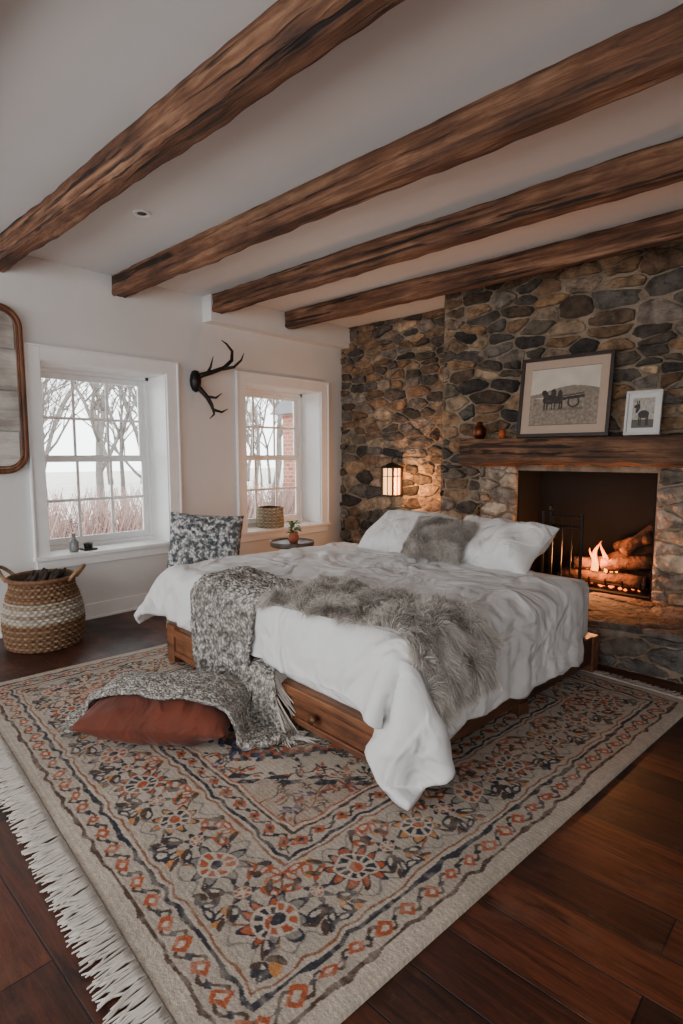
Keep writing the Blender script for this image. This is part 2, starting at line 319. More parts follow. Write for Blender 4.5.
# ---------------------------------------------------------------- stones
PAL=[lin('#5f554b'),lin('#72675b'),lin('#887666'),lin('#4a433d'),lin('#8f765c'),lin('#5f5852'),lin('#725843'),lin('#a38e75'),lin('#3d3834'),lin('#7a7067'),lin('#80654a'),lin('#5a4a3c'),lin('#6d6761'),lin('#8a6f55')]
PAL_L=[lin('#b3a694'),lin('#9c9185'),lin('#bfb3a2'),lin('#8c8379'),lin('#a5917a'),lin('#7c766c')]
def clip(poly,nx,ny,d):
    out=[]
    n=len(poly)
    for i in range(n):
        a=poly[i]; c=poly[(i+1)%n]; da=a[0]*nx+a[1]*ny-d; dc=c[0]*nx+c[1]*ny-d
        if da<=0: out.append(a)
        if (da<0<dc) or (dc<0<da):
            t=da/(da-dc); out.append((a[0]+(c[0]-a[0])*t,a[1]+(c[1]-a[1])*t))
    return out
def stones(B,rect,fn,hr=(.045,.15),wr=(.08,.36),depth=(.018,.046),gap=.0075,pal=PAL,aniso=2.1,rng=None,edge=.17):
    rng=rng or random.Random(3)
    a0,a1,b0,b1=rect; seeds=[]
    y=b0-.1
    while y<b1+.15:
        h=rng.uniform(*hr); x=a0-.3-rng.random()*.2
        while x<a1+.3:
            w=rng.uniform(*wr)
            if rng.random()<.35 and w<.24 and h>.07:
                seeds.append((x+w/2+rng.uniform(-.03,.03),y+h*.15)); seeds.append((x+w/2+rng.uniform(-.04,.04),y+h*.85))
            else: seeds.append((x+w/2,y+h/2+rng.uniform(-.45,.45)*h))
            x+=w
        y+=h
    S=np.array(seeds); S2=S.copy(); S2[:,0]/=aniso
    for i in range(len(S)):
        if not(a0-.2<S[i,0]<a1+.2 and b0-.12<S[i,1]<b1+.12): continue
        poly=[(a0/aniso,b0),(a1/aniso,b0),(a1/aniso,b1),(a0/aniso,b1)]
        d=((S2-S2[i])**2).sum(1); idx=np.argsort(d)[1:22]
        for j in idx:
            nx_,ny_=S2[j]-S2[i]; mx=(S2[j]+S2[i])/2
            poly=clip(poly,nx_,ny_,mx[0]*nx_+mx[1]*ny_)
            if len(poly)<3: break
        if len(poly)<3: continue
        P=np.array([(p[0]*aniso,p[1]) for p in poly])
        keep=[k for k in range(len(P)) if np.linalg.norm(P[k]-P[k-1])>.006]
        P=P[keep]
        if len(P)<3: continue
        ar=.5*abs(np.dot(P[:,0],np.roll(P[:,1],1))-np.dot(P[:,1],np.roll(P[:,0],1)))
        if ar<.0007: continue
        Q=[]; cut=edge*rng.uniform(.6,1.5)
        for k in range(len(P)):
            a=P[k]; c=P[(k+1)%len(P)]
            Q.append(a*(1-cut)+c*cut); Q.append(a*.62+c*.38); Q.append(a*.38+c*.62); Q.append(a*cut+c*(1-cut))
        P=np.array(Q)
        P=np.array([p+np.array([mnoise.noise(Vector((p[0]*45,p[1]*45,i))),mnoise.noise(Vector((p[0]*45,p[1]*45,i+50.5)))])*.009 for p in P])
        c=P.mean(0); r=np.linalg.norm(P-c,axis=1,keepdims=True)
        g=gap*rng.uniform(.3,1.8)
        P0=c+(P-c)*(np.maximum(r-g,.3*r)/r)
        dpt=rng.uniform(*depth); m=len(P0)
        tilt=(rng.uniform(-.12,.12),rng.uniform(-.18,.18))
        vs=[];fs=[]
        rings=((1,-.01),(1.0,.35),(.965,.72),(.86,.93),(.62,1.0),(.36,1.03),(.15,1.04))
        for (sc,hh) in rings:
            for p in P0:
                q=c+(p-c)*sc
                nn=(mnoise.noise(Vector((q[0]*16,q[1]*22,i*3.3)))*.012+mnoise.noise(Vector((q[0]*50,q[1]*60,i*1.7)))*.006)*(1 if hh>.7 else .3) if hh>0 else 0
                h=max(dpt*hh+ (tilt[0]*(q[0]-c[0])+tilt[1]*(q[1]-c[1]) if hh>.3 else 0)+nn,.001 if hh>0 else -.02)
                vs.append(fn(q[0],q[1],h))
        vs.append(fn(c[0],c[1],dpt*1.04))
        nr=len(rings)-1
        for l in range(nr):
            for k in range(m): fs.append((l*m+k,l*m+(k+1)%m,(l+1)*m+(k+1)%m,(l+1)*m+k))
        for k in range(m): fs.append((nr*m+k,nr*m+(k+1)%m,(nr+1)*m))
        col=rng.choice(pal); br=rng.uniform(.6,1.3)
        B.add(vs,fs,tuple(x*br for x in col))
rng=random.Random(11)
BX0,BX1,BY=1.57,4.5,4.2
OX0,OX1,OZ0,OZ1=2.27,3.26,.27,1.13
MT=.008
far=MB(); far.box(-.36,XR+.2,YF,YF+.3,0,H); far.box(.0,BX0+.02,YF-MT,YF,0,H); far.box(BX1,XR,YF-MT,YF,0,H); wf=far.obj('wall_far',M_mortar)
S=MB()
stones(S,(.0,BX0+.02,0,H),lambda a,b_,h:(a,YF-h,b_),rng=rng)
stones(S,(BX1,XR,0,H),lambda a,b_,h:(a,YF-h,b_),rng=rng,hr=(.09,.16),wr=(.2,.4))
S.obj('stones',M_stone,wf,smooth=False,cols=True)
fp=empty('stone_fireplace')
b=MB()
b.box(BX0,OX0,BY-MT,YF,0,H); b.box(OX1,BX1,BY-MT,YF,0,H); b.box(OX0,OX1,BY-MT,YF,OZ1,H); b.box(OX0,OX1,BY,YF,0,OZ0-.01)
b.obj('chimney_breast',M_mortar,fp)
b=MB(); t=.012
b.box(OX0,OX1,YF-.03,YF-.002,OZ0,OZ1); b.box(OX0,OX0+t,BY+.0,YF-.03,OZ0,OZ1); b.box(OX1-t,OX1,BY+.0,YF-.03,OZ0,OZ1); b.box(OX0,OX1,BY+.0,YF-.03,OZ1-t,OZ1)
b.box(OX0,OX1,BY,YF-.03,OZ0-.02,OZ0+.004); b.obj('firebox_lining',M_soot,fp)
S=MB(); f1=lambda a,b_,h:(a,BY-h,b_)
stones(S,(BX0,BX1,OZ1+.04,H),f1,rng=rng)
stones(S,(BX0,1.95,0,OZ1+.04),f1,rng=rng)
stones(S,(1.95,OX0,0,OZ1+.04),f1,rng=rng,pal=PAL_L,hr=(.08,.14),wr=(.14,.3))
stones(S,(OX1,3.62,0,OZ1+.04),f1,rng=rng,pal=PAL_L,hr=(.08,.14),wr=(.16,.3))
stones(S,(3.62,BX1,0,OZ1+.04),f1,rng=rng)
stones(S,(BY,YF,0,H),lambda a,b_,h:(BX0-h*.6,a,b_),rng=rng)
stones(S,(BY,YF,0,H),lambda a,b_,h:(BX1+h*.6,a,b_),rng=rng)
S.obj('stones',M_stone,fp,smooth=False,cols=True)
HX0,HX1,HY=1.95,4.3,3.44
b=MB(); b.box(HX0+.01,HX1-.01,HY+.02,BY,0,OZ0-.03); b.obj('hearth_core',M_mortar,fp)
S=MB()
HP=[lin('#5b5957'),lin('#6b6560'),lin('#4c4a4a'),lin('#7d736a'),lin('#675548')]
stones(S,(HX0,HX1,HY,BY-.03),lambda a,b_,h:(a,b_,OZ0-.034+h*.6),hr=(.22,.3),wr=(.35,.6),depth=(.040,.046),gap=.005,pal=HP,rng=rng,aniso=1.5,edge=.06)
stones(S,(HX0,HX1,0.0,OZ0-.035),lambda a,b_,h:(a,HY+.025-h,b_),hr=(.07,.12),wr=(.16,.34),depth=(.02,.03),pal=HP,rng=rng)
stones(S,(HY+.02,BY,0.0,OZ0-.035),lambda a,b_,h:(HX0+.015-h,a,b_),hr=(.07,.12),wr=(.16,.34),depth=(.01,.02),pal=HP,rng=rng)
S.obj('hearth_stones',M_stone,fp,smooth=False,cols=True)
rough_beam('mantel_beam',1.88,4.15,3.965,4.185,1.18,1.372,M_mantel,.020,9,parent=fp,nx=200,cham=.018)

# ---------------------------------------------------------------- fire
fire=empty('log_fire')
M_bark=pmat('charred_log',lin('#6a4128'),lin('#1b110b'),rough=.9,nscale=14,bump=.9,bscale=30,bdist=.02)
b=MB(); lr=random.Random(5)
def log(p,q,r):
    n=8; pts=[Vector(p).lerp(Vector(q),i/n)+Vector((0,lr.uniform(-.006,.006),lr.uniform(-.006,.006))) for i in range(n+1)]
    b.tube(pts,[r*lr.uniform(.92,1.06) for _ in pts],12)
zb=OZ0+.075
log((2.6,4.42,zb+.02),(3.2,4.46,zb+.03),.055); log((2.62,4.3,zb),(3.2,4.29,zb+.01),.05)
log((2.7,4.27,zb+.1),(3.15,4.46,zb+.13),.045); log((2.92,4.38,zb+.13),(3.2,4.45,zb+.24),.050); log((2.9,4.3,zb+.1),(3.22,4.32,zb+.16),.05)
log((2.95,4.46,zb+.22),(3.2,4.36,zb+.33),.045); log((3.03,4.32,zb+.2),(3.21,4.42,zb+.4),.038)
b.obj('logs',M_bark,fire,smooth=True)
b=MB()
for yy in (4.26,4.48): b.tube([(2.58,yy,OZ0+.05),(3.22,yy,OZ0+.05)],.009,8)
for k in range(6): b.tube([(2.6+k*.115,4.23,OZ0+.09),(2.6+k*.115,4.24,OZ0+.045),(2.6+k*.115,4.5,OZ0+.045)],.008,8)
for xx in (2.6,3.18):
    for yy in (4.26,4.48): b.tube([(xx,yy,OZ0+.004),(xx,yy,OZ0+.05)],.009,8)
b.obj('grate',M_black,fire)
def flame_mat():
    m,nt,N,L,P=newmat('flame')
    tc=N.new('ShaderNodeTexCoord'); sx=N.new('ShaderNodeSeparateXYZ'); L.new(tc.outputs['Object'],sx.inputs[0])
    mr=N.new('ShaderNodeMapRange'); mr.inputs['From Min'].default_value=OZ0+.1; mr.inputs['From Max'].default_value=OZ0+.40; L.new(sx.outputs['Z'],mr.inputs['Value'])
    cr=N.new('ShaderNodeValToRGB'); e=cr.color_ramp.elements; e[0].color=(1,.34,.06,1); e[1].color=(1,.1,.01,1); L.new(mr.outputs[0],cr.inputs[0])
    L.new(cr.outputs[0],P.inputs['Emission Color']); P.inputs['Emission Strength'].default_value=5; P.inputs['Base Color'].default_value=(0,0,0,1)
    return m
b=MB()
for k in range(10):
    x=2.79+k*.022+lr.uniform(-.015,.015); y=4.30+lr.uniform(-.04,.04); h=.07+.22*math.exp(-((k-4)/2.2)**2)*lr.uniform(.7,1.2)
    w=.010+.008*lr.random(); ph=lr.random()*6
    pts=[];rd=[]
    for i in range(10):
        t=i/9; pts.append((x+math.sin(t*5+ph)*.02*t*1.4,y+math.cos(t*4+ph)*.012*t,OZ0+.13+h*t)); rd.append(w*(math.sin(min(1,t*1.8+.25)*math.pi/2)*(1-t)**.8*1.5+.001))
    b.tube(pts,rd,8)
b.obj('flames',flame_mat(),fire,smooth=True)
M_ember=emis('embers',(1,.16,.02),3)
b=MB()
for k in range(34):
    x,y,z=lr.uniform(2.65,3.15),lr.uniform(4.3,4.48),OZ0+.012; r=lr.uniform(.008,.018)
    b.lathe([(0,z-r*.5),(r,z),(r*.7,z+r*.7),(0,z+r)],x,y,6)
b.obj('embers',M_ember,fire)
def plight(name,loc,col,e,r,parent=None):
    l=bpy.data.lights.new(name,'POINT'); l.color=col; l.energy=e; l.shadow_soft_size=r
    o=bpy.data.objects.new(name,l); link(o,parent); o.location=loc
plight('fire_light',(2.88,4.19,OZ0+.24),(1,.36,.12),26,.07,fire)

# fire screen / tool stand
fs=empty('fireplace_screen')
b=MB()
def panel(p,q,z0,z1,nb):
    p=Vector(p);q=Vector(q)
    for t in (0,1):
        c=p.lerp(q,t); b.tube([(c.x,c.y,z0),(c.x,c.y,z1+.02)],.011,8)
        b.tube([(c.x,c.y-.07,z0+.004),(c.x,c.y,z0+.03),(c.x,c.y+.07,z0+.004)],.008,8)
    for z in (z0+.06,z1-.07,z1): b.tube([(p.x,p.y,z),(q.x,q.y,z)],.009,8)
    for i in range(1,nb):
        c=p.lerp(q,i/nb); b.tube([(c.x,c.y,z0+.06),(c.x,c.y,z1)],.005,6)
panel((2.66,3.80),(2.92,3.80),OZ0+.006,.84,4)
b.tube([(2.72,3.78,OZ0+.08),(2.72,3.78,.87)],.007,8); b.lathe([(0,.87),(.014,.88),(.014,.90),(0,.915)],2.72,3.78,12)
b.obj('frame',M_black,fs)

# ---------------------------------------------------------------- lantern
la=empty('wall_lantern'); lx,ly,lz=.84,4.42,.99
b=MB(); w=.068; hh=.26
for sx in (-1,1):
    for sy in (-1,1): b.box(lx+sx*w-.009,lx+sx*w+.009,ly+sy*w-.009,ly+sy*w+.009,lz-hh/2,lz+hh/2)
b.box(lx-w-.014,lx+w+.014,ly-w-.014,ly+w+.014,lz-hh/2-.018,lz-hh/2); b.box(lx-w-.014,lx+w+.014,ly-w-.014,ly+w+.014,lz+hh/2,lz+hh/2+.014)
for s in (-1,1):
    b.box(lx-.004,lx+.004,ly+s*w-.004,ly+s*w+.004,lz-hh/2,lz+hh/2); b.box(lx+s*w-.004,lx+s*w+.004,ly-.004,ly+.004,lz-hh/2,lz+hh/2)
    b.box(lx-w,lx+w,ly+s*w-.004,ly+s*w+.004,lz+hh*.18,lz+hh*.18+.008)
    b.box(lx+s*w-.004,lx+s*w+.004,ly-w,ly+w,lz+hh*.18,lz+hh*.18+.008)
v=[(lx-w-.012,ly-w-.012,lz+hh/2+.014),(lx+w+.012,ly-w-.012,lz+hh/2+.014),(lx+w+.012,ly+w+.012,lz+hh/2+.014),(lx-w-.012,ly+w+.012,lz+hh/2+.014),(lx,ly,lz+hh/2+.06)]
b.add(v,[(0,1,4),(1,2,4),(2,3,4),(3,0,4)])
b.tube([(lx,ly,lz+hh/2+.05),(lx,ly,lz+hh/2+.09),(lx,ly+.03,lz+hh/2+.11),(lx,YF-.04,lz+hh/2+.11)],.007,8)
b.box(lx-.03,lx+.03,YF-.055,YF-.02,lz+hh/2+.06,lz+hh/2+.16)
b.obj('frame',M_black,la)
b=MB(); b.box(lx-w+.010,lx+w-.010,ly-w+.010,ly+w-.010,lz-hh/2+.002,lz+hh/2-.002); b.obj('glass_shade',M_glow,la)
plight('lantern_light',(lx+.20,ly-.10,lz-.02),(1,.46,.17),20,.05,la)
# ---------------------------------------------------------------- mantel items
def picture(name,cx,w,h,z0,yb,lean,framecol,fw,art,matw,parent=None):
    M=Matrix.Translation((cx,yb,z0))@Matrix.Rotation(-lean,4,'X')
    e=empty(name,M)
    b=MB()
    b.box(-w/2,w/2,-.02,0,0,fw); b.box(-w/2,w/2,-.02,0,h-fw,h); b.box(-w/2,-w/2+fw,-.02,0,fw,h-fw); b.box(w/2-fw,w/2,-.02,0,fw,h-fw); b.box(-w/2+.005,w/2-.005,-.004,.002,.005,h-.005)
    o=b.obj('frame',framecol,e,bevel=.003)
    nx,nz=160,130
    U,V=np.meshgrid(np.linspace(-1,1,nx),np.linspace(-1,1,nz))
    c=art(U,V,matw)
    X=U*(w/2-fw); Z=h/2+V*(h/2-fw)
    v=np.stack([X.ravel(),np.full(X.size,-.008),Z.ravel()],1)
    I=np.arange(nx*nz).reshape(nz,nx); f=np.stack([I[:-1,:-1],I[:-1,1:],I[1:,1:],I[1:,:-1]],-1).reshape(-1,4)
    mesh_np('artwork',v,f,M_paint,c.reshape(-1,3),False,e)
def sn(U,V,s,seed=0):
    return np.array([mnoise.noise(Vector((u*s+seed,v*s,seed*1.7))) for u,v in zip(U.ravel(),V.ravel())]).reshape(U.shape)
def ell(U,V,cx,cy,rx,ry,a=0):
    x=U-cx;y=V-cy; ca,sa=math.cos(a),math.sin(a); return ((x*ca+y*sa)/rx)**2+((-x*sa+y*ca)/ry)**2<1
def art_big(U,V,mw):
    c=np.zeros(U.shape+(3,)); c[:]=lin('#b29a86')
    ins=(np.abs(U)<.80)&(np.abs(V)<.76)
    u=U/.80; v=V/.76
    sky=np.array(lin('#c6bbaa')); gr=np.array(lin('#857768')); n=sn(U,V,3)[...,None]; n2=sn(U,V,14,3)[...,None]
    img=np.where((v>.0+.06*np.sin(u*3))[...,None],sky+n*.08,gr+n2*.10)
    hill=(v<.22+.14*np.sin(u*2.2+1))&(v>-.02); img[hill]=np.array(lin('#807464'))+n2[hill]*.05
    dk=np.array(lin('#2e241d'))
    fig=ell(u,v,-.42,-.1,.2,.17)|ell(u,v,-.56,.12,.09,.14,.4)|ell(u,v,-.18,-.12,.17,.15)|ell(u,v,-.1,.08,.07,.14)|ell(u,v,-.3,.12,.08,.16)
    for x in (-.56,-.48,-.33,-.25,-.1,-.04): fig|=(np.abs(u-x)<.018)&(v<-.1)&(v>-.45)
    fig|=(np.abs(np.hypot(u-.3,(v+.22)*.85)-.15)<.022)|(np.abs(v+.08-(u-.1)*.1)<.05)&(u>-.05)&(u<.62)
    fig|=(np.abs(v-.02-(u-.1)*.12)<.02)&(u>-.1)&(u<.6)
    img[fig]=dk*1.0+n2[fig]*.03
    sh=(np.abs(v+.45)<.05)&(np.abs(u)<.6); img[sh]*=.65
    c[ins]=img[ins]
    ed=(np.maximum(np.abs(U)/.81,np.abs(V)/.775)<1.0)&~ins; c[ed]=lin('#5c4e40')
    return np.clip(c,0.01,1)
def art_small(U,V,mw):
    c=np.zeros(U.shape+(3,)); c[:]=lin('#d0cdc8')
    ins=(np.abs(U)<.72)&(np.abs(V)<.76); u=U/.72;v=V/.76
    n2=sn(U,V,9,5)[...,None]
    img=np.array(lin('#a59f95'))+n2*.12
    g=(v<-.45); img[g]=np.array(lin('#5a554c'))
    fig=ell(u,v,.05,-.1,.5,.26)|ell(u,v,-.5,.28,.15,.32,-.5)|ell(u,v,-.62,.46,.24,.12,.3)|ell(u,v,-.42,.7,.05,.17)|ell(u,v,-.58,.7,.05,.15)
    for x in (-.35,-.2,.3,.45): fig|=(np.abs(u-x)<.06)&(v<-.1)&(v>-.85)
    img[fig]=np.array(lin('#37302b'))
    c[ins]=img[ins]; return np.clip(c,.01,1)
M_darkframe=pmat('walnut_frame',lin('#35241a'),lin('#1d130d'),rough=.5,nscale=12)
M_whiteframe=pmat('white_frame',(.6,.59,.57),(.54,.53,.51),rough=.5)
picture('framed_picture',2.655,.66,.585,1.378,4.045,R(7),M_darkframe,.026,art_big,0)
picture('framed_photo',3.19,.215,.29,1.378,4.03,R(8),M_whiteframe,.016,art_small,0)
M_copper=pmat('copper',lin('#8a4a2c'),lin('#4a2414'),rough=.35,metal=.8,nscale=10)
b=MB(); z=1.378
b.lathe([(0,z),(.035,z),(.048,z+.03),(.05,z+.07),(.035,z+.1),(.022,z+.115),(.026,z+.13),(.012,z+.132),(0,z+.14)],2.0,4.06,24); b.obj('copper_jar',M_copper,smooth=True)
b=MB(); b.lathe([(0,z),(.025,z),(.027,z+.06),(.023,z+.06),(.022,z+.01),(0,z+.01)],2.2,4.05,20); ob=b.obj('votive_candle',pmat('amber_glass',lin('#b5562a'),lin('#7a3316'),rough=.2),smooth=True)
b=MB(); b.lathe([(0,z+.03),(.004,z+.03),(.007,z+.042),(0,z+.062)],2.2,4.05,8); b.obj('flame',emis('candle_flame',(1,.4,.1),6),ob,smooth=True)

# ---------------------------------------------------------------- wall items
b=MB()
b.tube([(.03,2.74,1.90),(.06,2.78,1.93),(.10,2.86,1.96),(.14,2.95,2.00),(.16,3.02,2.07),(.155,3.03,2.15),(.13,2.99,2.21),(.11,2.95,2.24)],[.024,.022,.02,.018,.016,.013,.009,.003],10)
b.tube([(.13,2.94,1.99),(.19,3.02,2.01),(.23,3.07,2.07),(.24,3.09,2.13)],[.016,.013,.009,.003],8)
b.tube([(.08,2.82,1.945),(.12,2.83,2.0),(.16,2.83,2.08)],[.014,.01,.003],8)
b.tube([(.03,2.74,1.85),(.06,2.77,1.80),(.08,2.82,1.74),(.09,2.85,1.68),(.1,2.86,1.64),(.14,2.92,1.62),(.16,2.97,1.65)],[.024,.022,.019,.017,.015,.010,.003],10)
b.tube([(.08,2.81,1.75),(.13,2.87,1.74),(.16,2.91,1.78)],[.014,.01,.003],8)
b.tube([(.1,2.86,1.65),(.11,2.86,1.6),(.1,2.82,1.56)],[.013,.009,.003],8)
b.lathe([(0,1.78),(.03,1.8),(.045,1.84),(.05,1.88),(.045,1.92),(.03,1.96),(0,1.97)],.03,2.735,16)
b.obj('antler_wall_mount',M_black,smooth=True)
e=empty('wooden_tray_wall_decor')
M_wash=wood('whitewashed_planks',lin('#8d867d'),lin('#b8b2a9'),lin('#cfcac2'),'Y',1,.8,.4)
M_rim=wood('bent_wood_rim',lin('#3a2013'),lin('#6d4024'),lin('#8a5732'),'Z',1.5,.5,.3)
y0,y1,z0,z1=.78,1.375,1.14,2.23; r=.13
def rr(off,n=8):
    pts=[]
    for cy,cz,a0 in ((y1-r,z1-r,0),(y0+r,z1-r,90),(y0+r,z0+r,180),(y1-r,z0+r,270)):
        for i in range(n+1):
            a=R(a0+90*i/n); pts.append((cy+(r-off)*math.cos(a),cz+(r-off)*math.sin(a)))
    return pts
b=MB(); b.tube([(.035,y,z) for y,z in rr(.0)],.018,10,closed=True); b.tube([(.05,y,z) for y,z in rr(.03)],.006,8,closed=True); b.obj('rim',M_rim,e,smooth=True)
b=MB()
nb=4
for k in range(nb):
    za=z0+.0+(z1-z0)*k/nb; zb_=z0+(z1-z0)*(k+1)/nb-.006
    ins=.0
    if k in(0,nb-1): ins=.035
    b.box(.008,.028,y0+ins,y1-ins,za+(.012 if k==0 else 0),zb_-(.01 if k==nb-1 else 0))
b.obj('planks',M_wash,e,bevel=.003)

# ---------------------------------------------------------------- basket
def basket(name,cx,cy,z0,hgt,prof,colf,n=176,m=96,rows=24,amp=.012,wv=44):
    v=[];c=[];f=[]
    for j in range(m+1):
        t=j/m; r=prof(t)
        for k in range(n):
            a=2*math.pi*k/n; row=int(t*rows)
            s=math.sin(a*wv/2+(row%2)*math.pi)
            bulge=abs(math.sin(t*rows*math.pi))**.6
            rr_=r+amp*(.5*s+.5)*bulge*.9+amp*.3*bulge
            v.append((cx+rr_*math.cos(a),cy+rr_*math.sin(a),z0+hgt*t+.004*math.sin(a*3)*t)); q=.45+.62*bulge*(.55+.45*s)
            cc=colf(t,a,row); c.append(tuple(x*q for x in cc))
    for j in range(m):
        for k in range(n): f.append((j*n+k,j*n+(k+1)%n,(j+1)*n+(k+1)%n,(j+1)*n+k))
    o=len(v)
    for j in range(2):
        for k in range(n):
            a=2*math.pi*k/n; r=prof(1)-.008 if j==0 else prof(0)*.9
            v.append((cx+r*math.cos(a),cy+r*math.sin(a),z0+hgt if j==0 else z0+.01)); c.append((.1,.07,.04))
    for k in range(n):
        f.append((m*n+k,m*n+(k+1)%n,o+(k+1)%n,o+k)); f.append((o+k,o+(k+1)%n,o+n+(k+1)%n,o+n+k))
    f.append(tuple(o+n+k for k in range(n)))
    return mesh_np(name,v,f,M_basket,np.array(c),True)
tan=lin('#a07c58'); tan2=lin('#82593a'); cream=lin('#cfc1ae')
def bc(t,a,row):
    if .40<t<.70: return cream if (row%3) else lin('#b09b82')
    return tan if (row%2) else tan2
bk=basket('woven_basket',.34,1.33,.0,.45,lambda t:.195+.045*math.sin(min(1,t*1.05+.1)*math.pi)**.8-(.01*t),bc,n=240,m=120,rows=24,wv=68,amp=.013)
b=MB()
for s in (-1,1):
    ang=R(50) if s>0 else R(230)
    pts=[]
    for i in range(13):
        t=i/12; aa=ang+(t-.5)*.75; rr_=.205+.06*math.sin(t*math.pi); pts.append((.34+rr_*math.cos(aa),1.33+rr_*math.sin(aa),.435+.085*math.sin(t*math.pi)))
    b.tube(pts,.012,8,c=tan)
pts=[(.34+.200*math.cos(a),1.33+.200*math.sin(a),.45) for a in np.linspace(0,2*math.pi,40,endpoint=False)]
b.tube(pts,.013,8,c=tan2,closed=True)
b.obj('handles',M_basket,bk,smooth=True,cols=True)
b=MB()
for k in range(26):
    a=lr.random()*6.28; r=lr.random()*.13; x=.34+r*math.cos(a); y=1.33+r*math.sin(a)
    b.tube([(x-.05*lr.uniform(-1,1),y-.05,.37),(x,y,.43),(x+.06*lr.uniform(-1,1),y+.04,.46+lr.random()*.03)],[.014,.018,.008],7)
b.lathe([(0,.38),(.17,.38),(.19,.30)],.34,1.33,20)
b.obj('kindling',pmat('dark_cones',lin('#4a3d33'),lin('#231b15'),rough=.9,nscale=20),bk,smooth=True)

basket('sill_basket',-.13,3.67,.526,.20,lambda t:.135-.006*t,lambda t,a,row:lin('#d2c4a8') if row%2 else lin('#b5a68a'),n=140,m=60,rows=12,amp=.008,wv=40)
M_leaf=pmat('dark_green_leaves',lin('#3c4a34'),lin('#222c1e'),rough=.6,nscale=10)
M_bottle=pmat('smoked_glass',(.25,.26,.26),(.15,.16,.16),rough=.1)
b=MB(); z=.526
b.lathe([(0,z),(.03,z),(.033,z+.01),(.033,z+.07),(.014,z+.095),(.013,z+.13),(.017,z+.133)],-.06,1.70,20); sb=b.obj('glass_bottle_vase',M_bottle,smooth=True)
def leaf(b,base,dirv,L_,w):
    d=Vector(dirv).normalized(); side=d.cross(Vector((0,0,1)));
    if side.length<.1: side=Vector((1,0,0))
    side.normalize(); up=side.cross(d)
    n=6; vs=[]
    for i in range(n+1):
        t=i/n; ww=w*math.sin(math.pi*min(.97,t*.95+.04)); c=Vector(base)+d*L_*t-Vector((0,0,1))*L_*.35*t*t
        vs+= [tuple(c-side*ww+up*ww*.3),tuple(c),tuple(c+side*ww+up*ww*.3)]
    fs=[]
    for i in range(n):
        for k in (0,1): fs.append((i*3+k,i*3+k+1,i*3+k+4,i*3+k+3))
    b.add(vs,fs)
b=MB()
b.tube([(-.06,1.70,z+.1),(-.055,1.69,z+.17),(-.04,1.67,z+.24)],.002,5)
for k in range(12):
    a=lr.random()*6.28; leaf(b,(-.055+.01*math.cos(a),1.69,z+.14+.009*k),(math.cos(a),math.sin(a),.4),.05,.012)
b.obj('sprig',M_leaf,sb,smooth=True)
b=MB(); b.box(-.12,-.02,1.76,1.86,z,z+.012); b.lathe([(0,z+.012),(.03,z+.012),(.034,z+.05),(.03,z+.05),(0,z+.02)],-.07,1.81,16); b.obj('small_dish',M_black,smooth=False)

# ---------------------------------------------------------------- side table + plant
b=MB(); tx,ty,tz=.97,2.98,.56
b.lathe([(0,tz-.03),(.17,tz-.03),(.175,tz-.02),(.175,tz+.012),(.168,tz+.012),(.165,tz),(0,tz)],tx,ty,40)
b.tube([(tx,ty,.03),(tx,ty,tz-.03)],.016,12); b.lathe([(0,0),(.085,0),(.085,.012),(.03,.03),(0,.03)],tx,ty,32)
b.obj('round_side_table',wood('side_table_wood',lin('#3a2f28'),lin('#5a4b40'),lin('#6f5d4e'),'X',2,.4,.2),smooth=False)
b=MB(); z=tz+.001
b.lathe([(0,z),(.03,z),(.042,z+.03),(.04,z+.06),(.028,z+.075),(.03,z+.085),(.024,z+.085),(.02,z+.06),(0,z+.05)],tx+.04,ty-.02,24); pl=b.obj('potted_plant',pmat('terracotta',lin('#9c5638'),lin('#7c3f28'),rough=.7),smooth=True)
b=MB()
for k in range(46):
    a=lr.random()*6.28; el=lr.uniform(.1,1.2); h0=z+.07+lr.random()*.09
    leaf(b,(tx+.04+.02*math.cos(a),ty-.02+.02*math.sin(a),h0),(math.cos(a)*math.cos(el),math.sin(a)*math.cos(el),math.sin(el)),.055,.014)
b.obj('leaves',pmat('green_leaves',lin('#5d7d45'),lin('#3b5a2c'),rough=.5,nscale=10),pl,smooth=True)

# ---------------------------------------------------------------- cushions
def pillow_mesh(name,w,h,t,mat,M,parent=None,n=48,seed=0,wr=.006,pinch=.07,ex=4):
    v=[];f=[]
    for s in (1,-1):
        for j in range(n+1):
            for i in range(n+1):
                u=-1+2*i/n; q=-1+2*j/n
                prof=(max(0,1-abs(u)**ex)*max(0,1-abs(q)**ex))**.55
                x=u*w/2*(1-pinch*(1-q*q)*abs(u)); y=q*h/2*(1-pinch*(1-u*u)*abs(q))
                nn=mnoise.noise(Vector((x*6+seed,y*6,s)))*wr*2+mnoise.noise(Vector((x*20+seed,y*8,s+4)))*wr
                v.append((x,y,s*(t/2*prof+nn*min(1,prof*2)+.001)))
    N1=(n+1)*(n+1)
    for j in range(n):
        for i in range(n):
            a=j*(n+1)+i
            f.append((a,a+1,a+n+2,a+n+1)); f.append((N1+a,N1+a+n+1,N1+a+n+2,N1+a+1))
    ring=[i for i in range(n)]+[j*(n+1)+n for j in range(n)]+[n*(n+1)+n-i for i in range(n)]+[(n-j)*(n+1) for j in range(n)]
    for k in range(len(ring)):
        a=ring[k];c=ring[(k+1)%len(ring)]; f.append((c,a,N1+a,N1+c))
    return mesh_np(name,v,f,mat,None,True,parent,M)

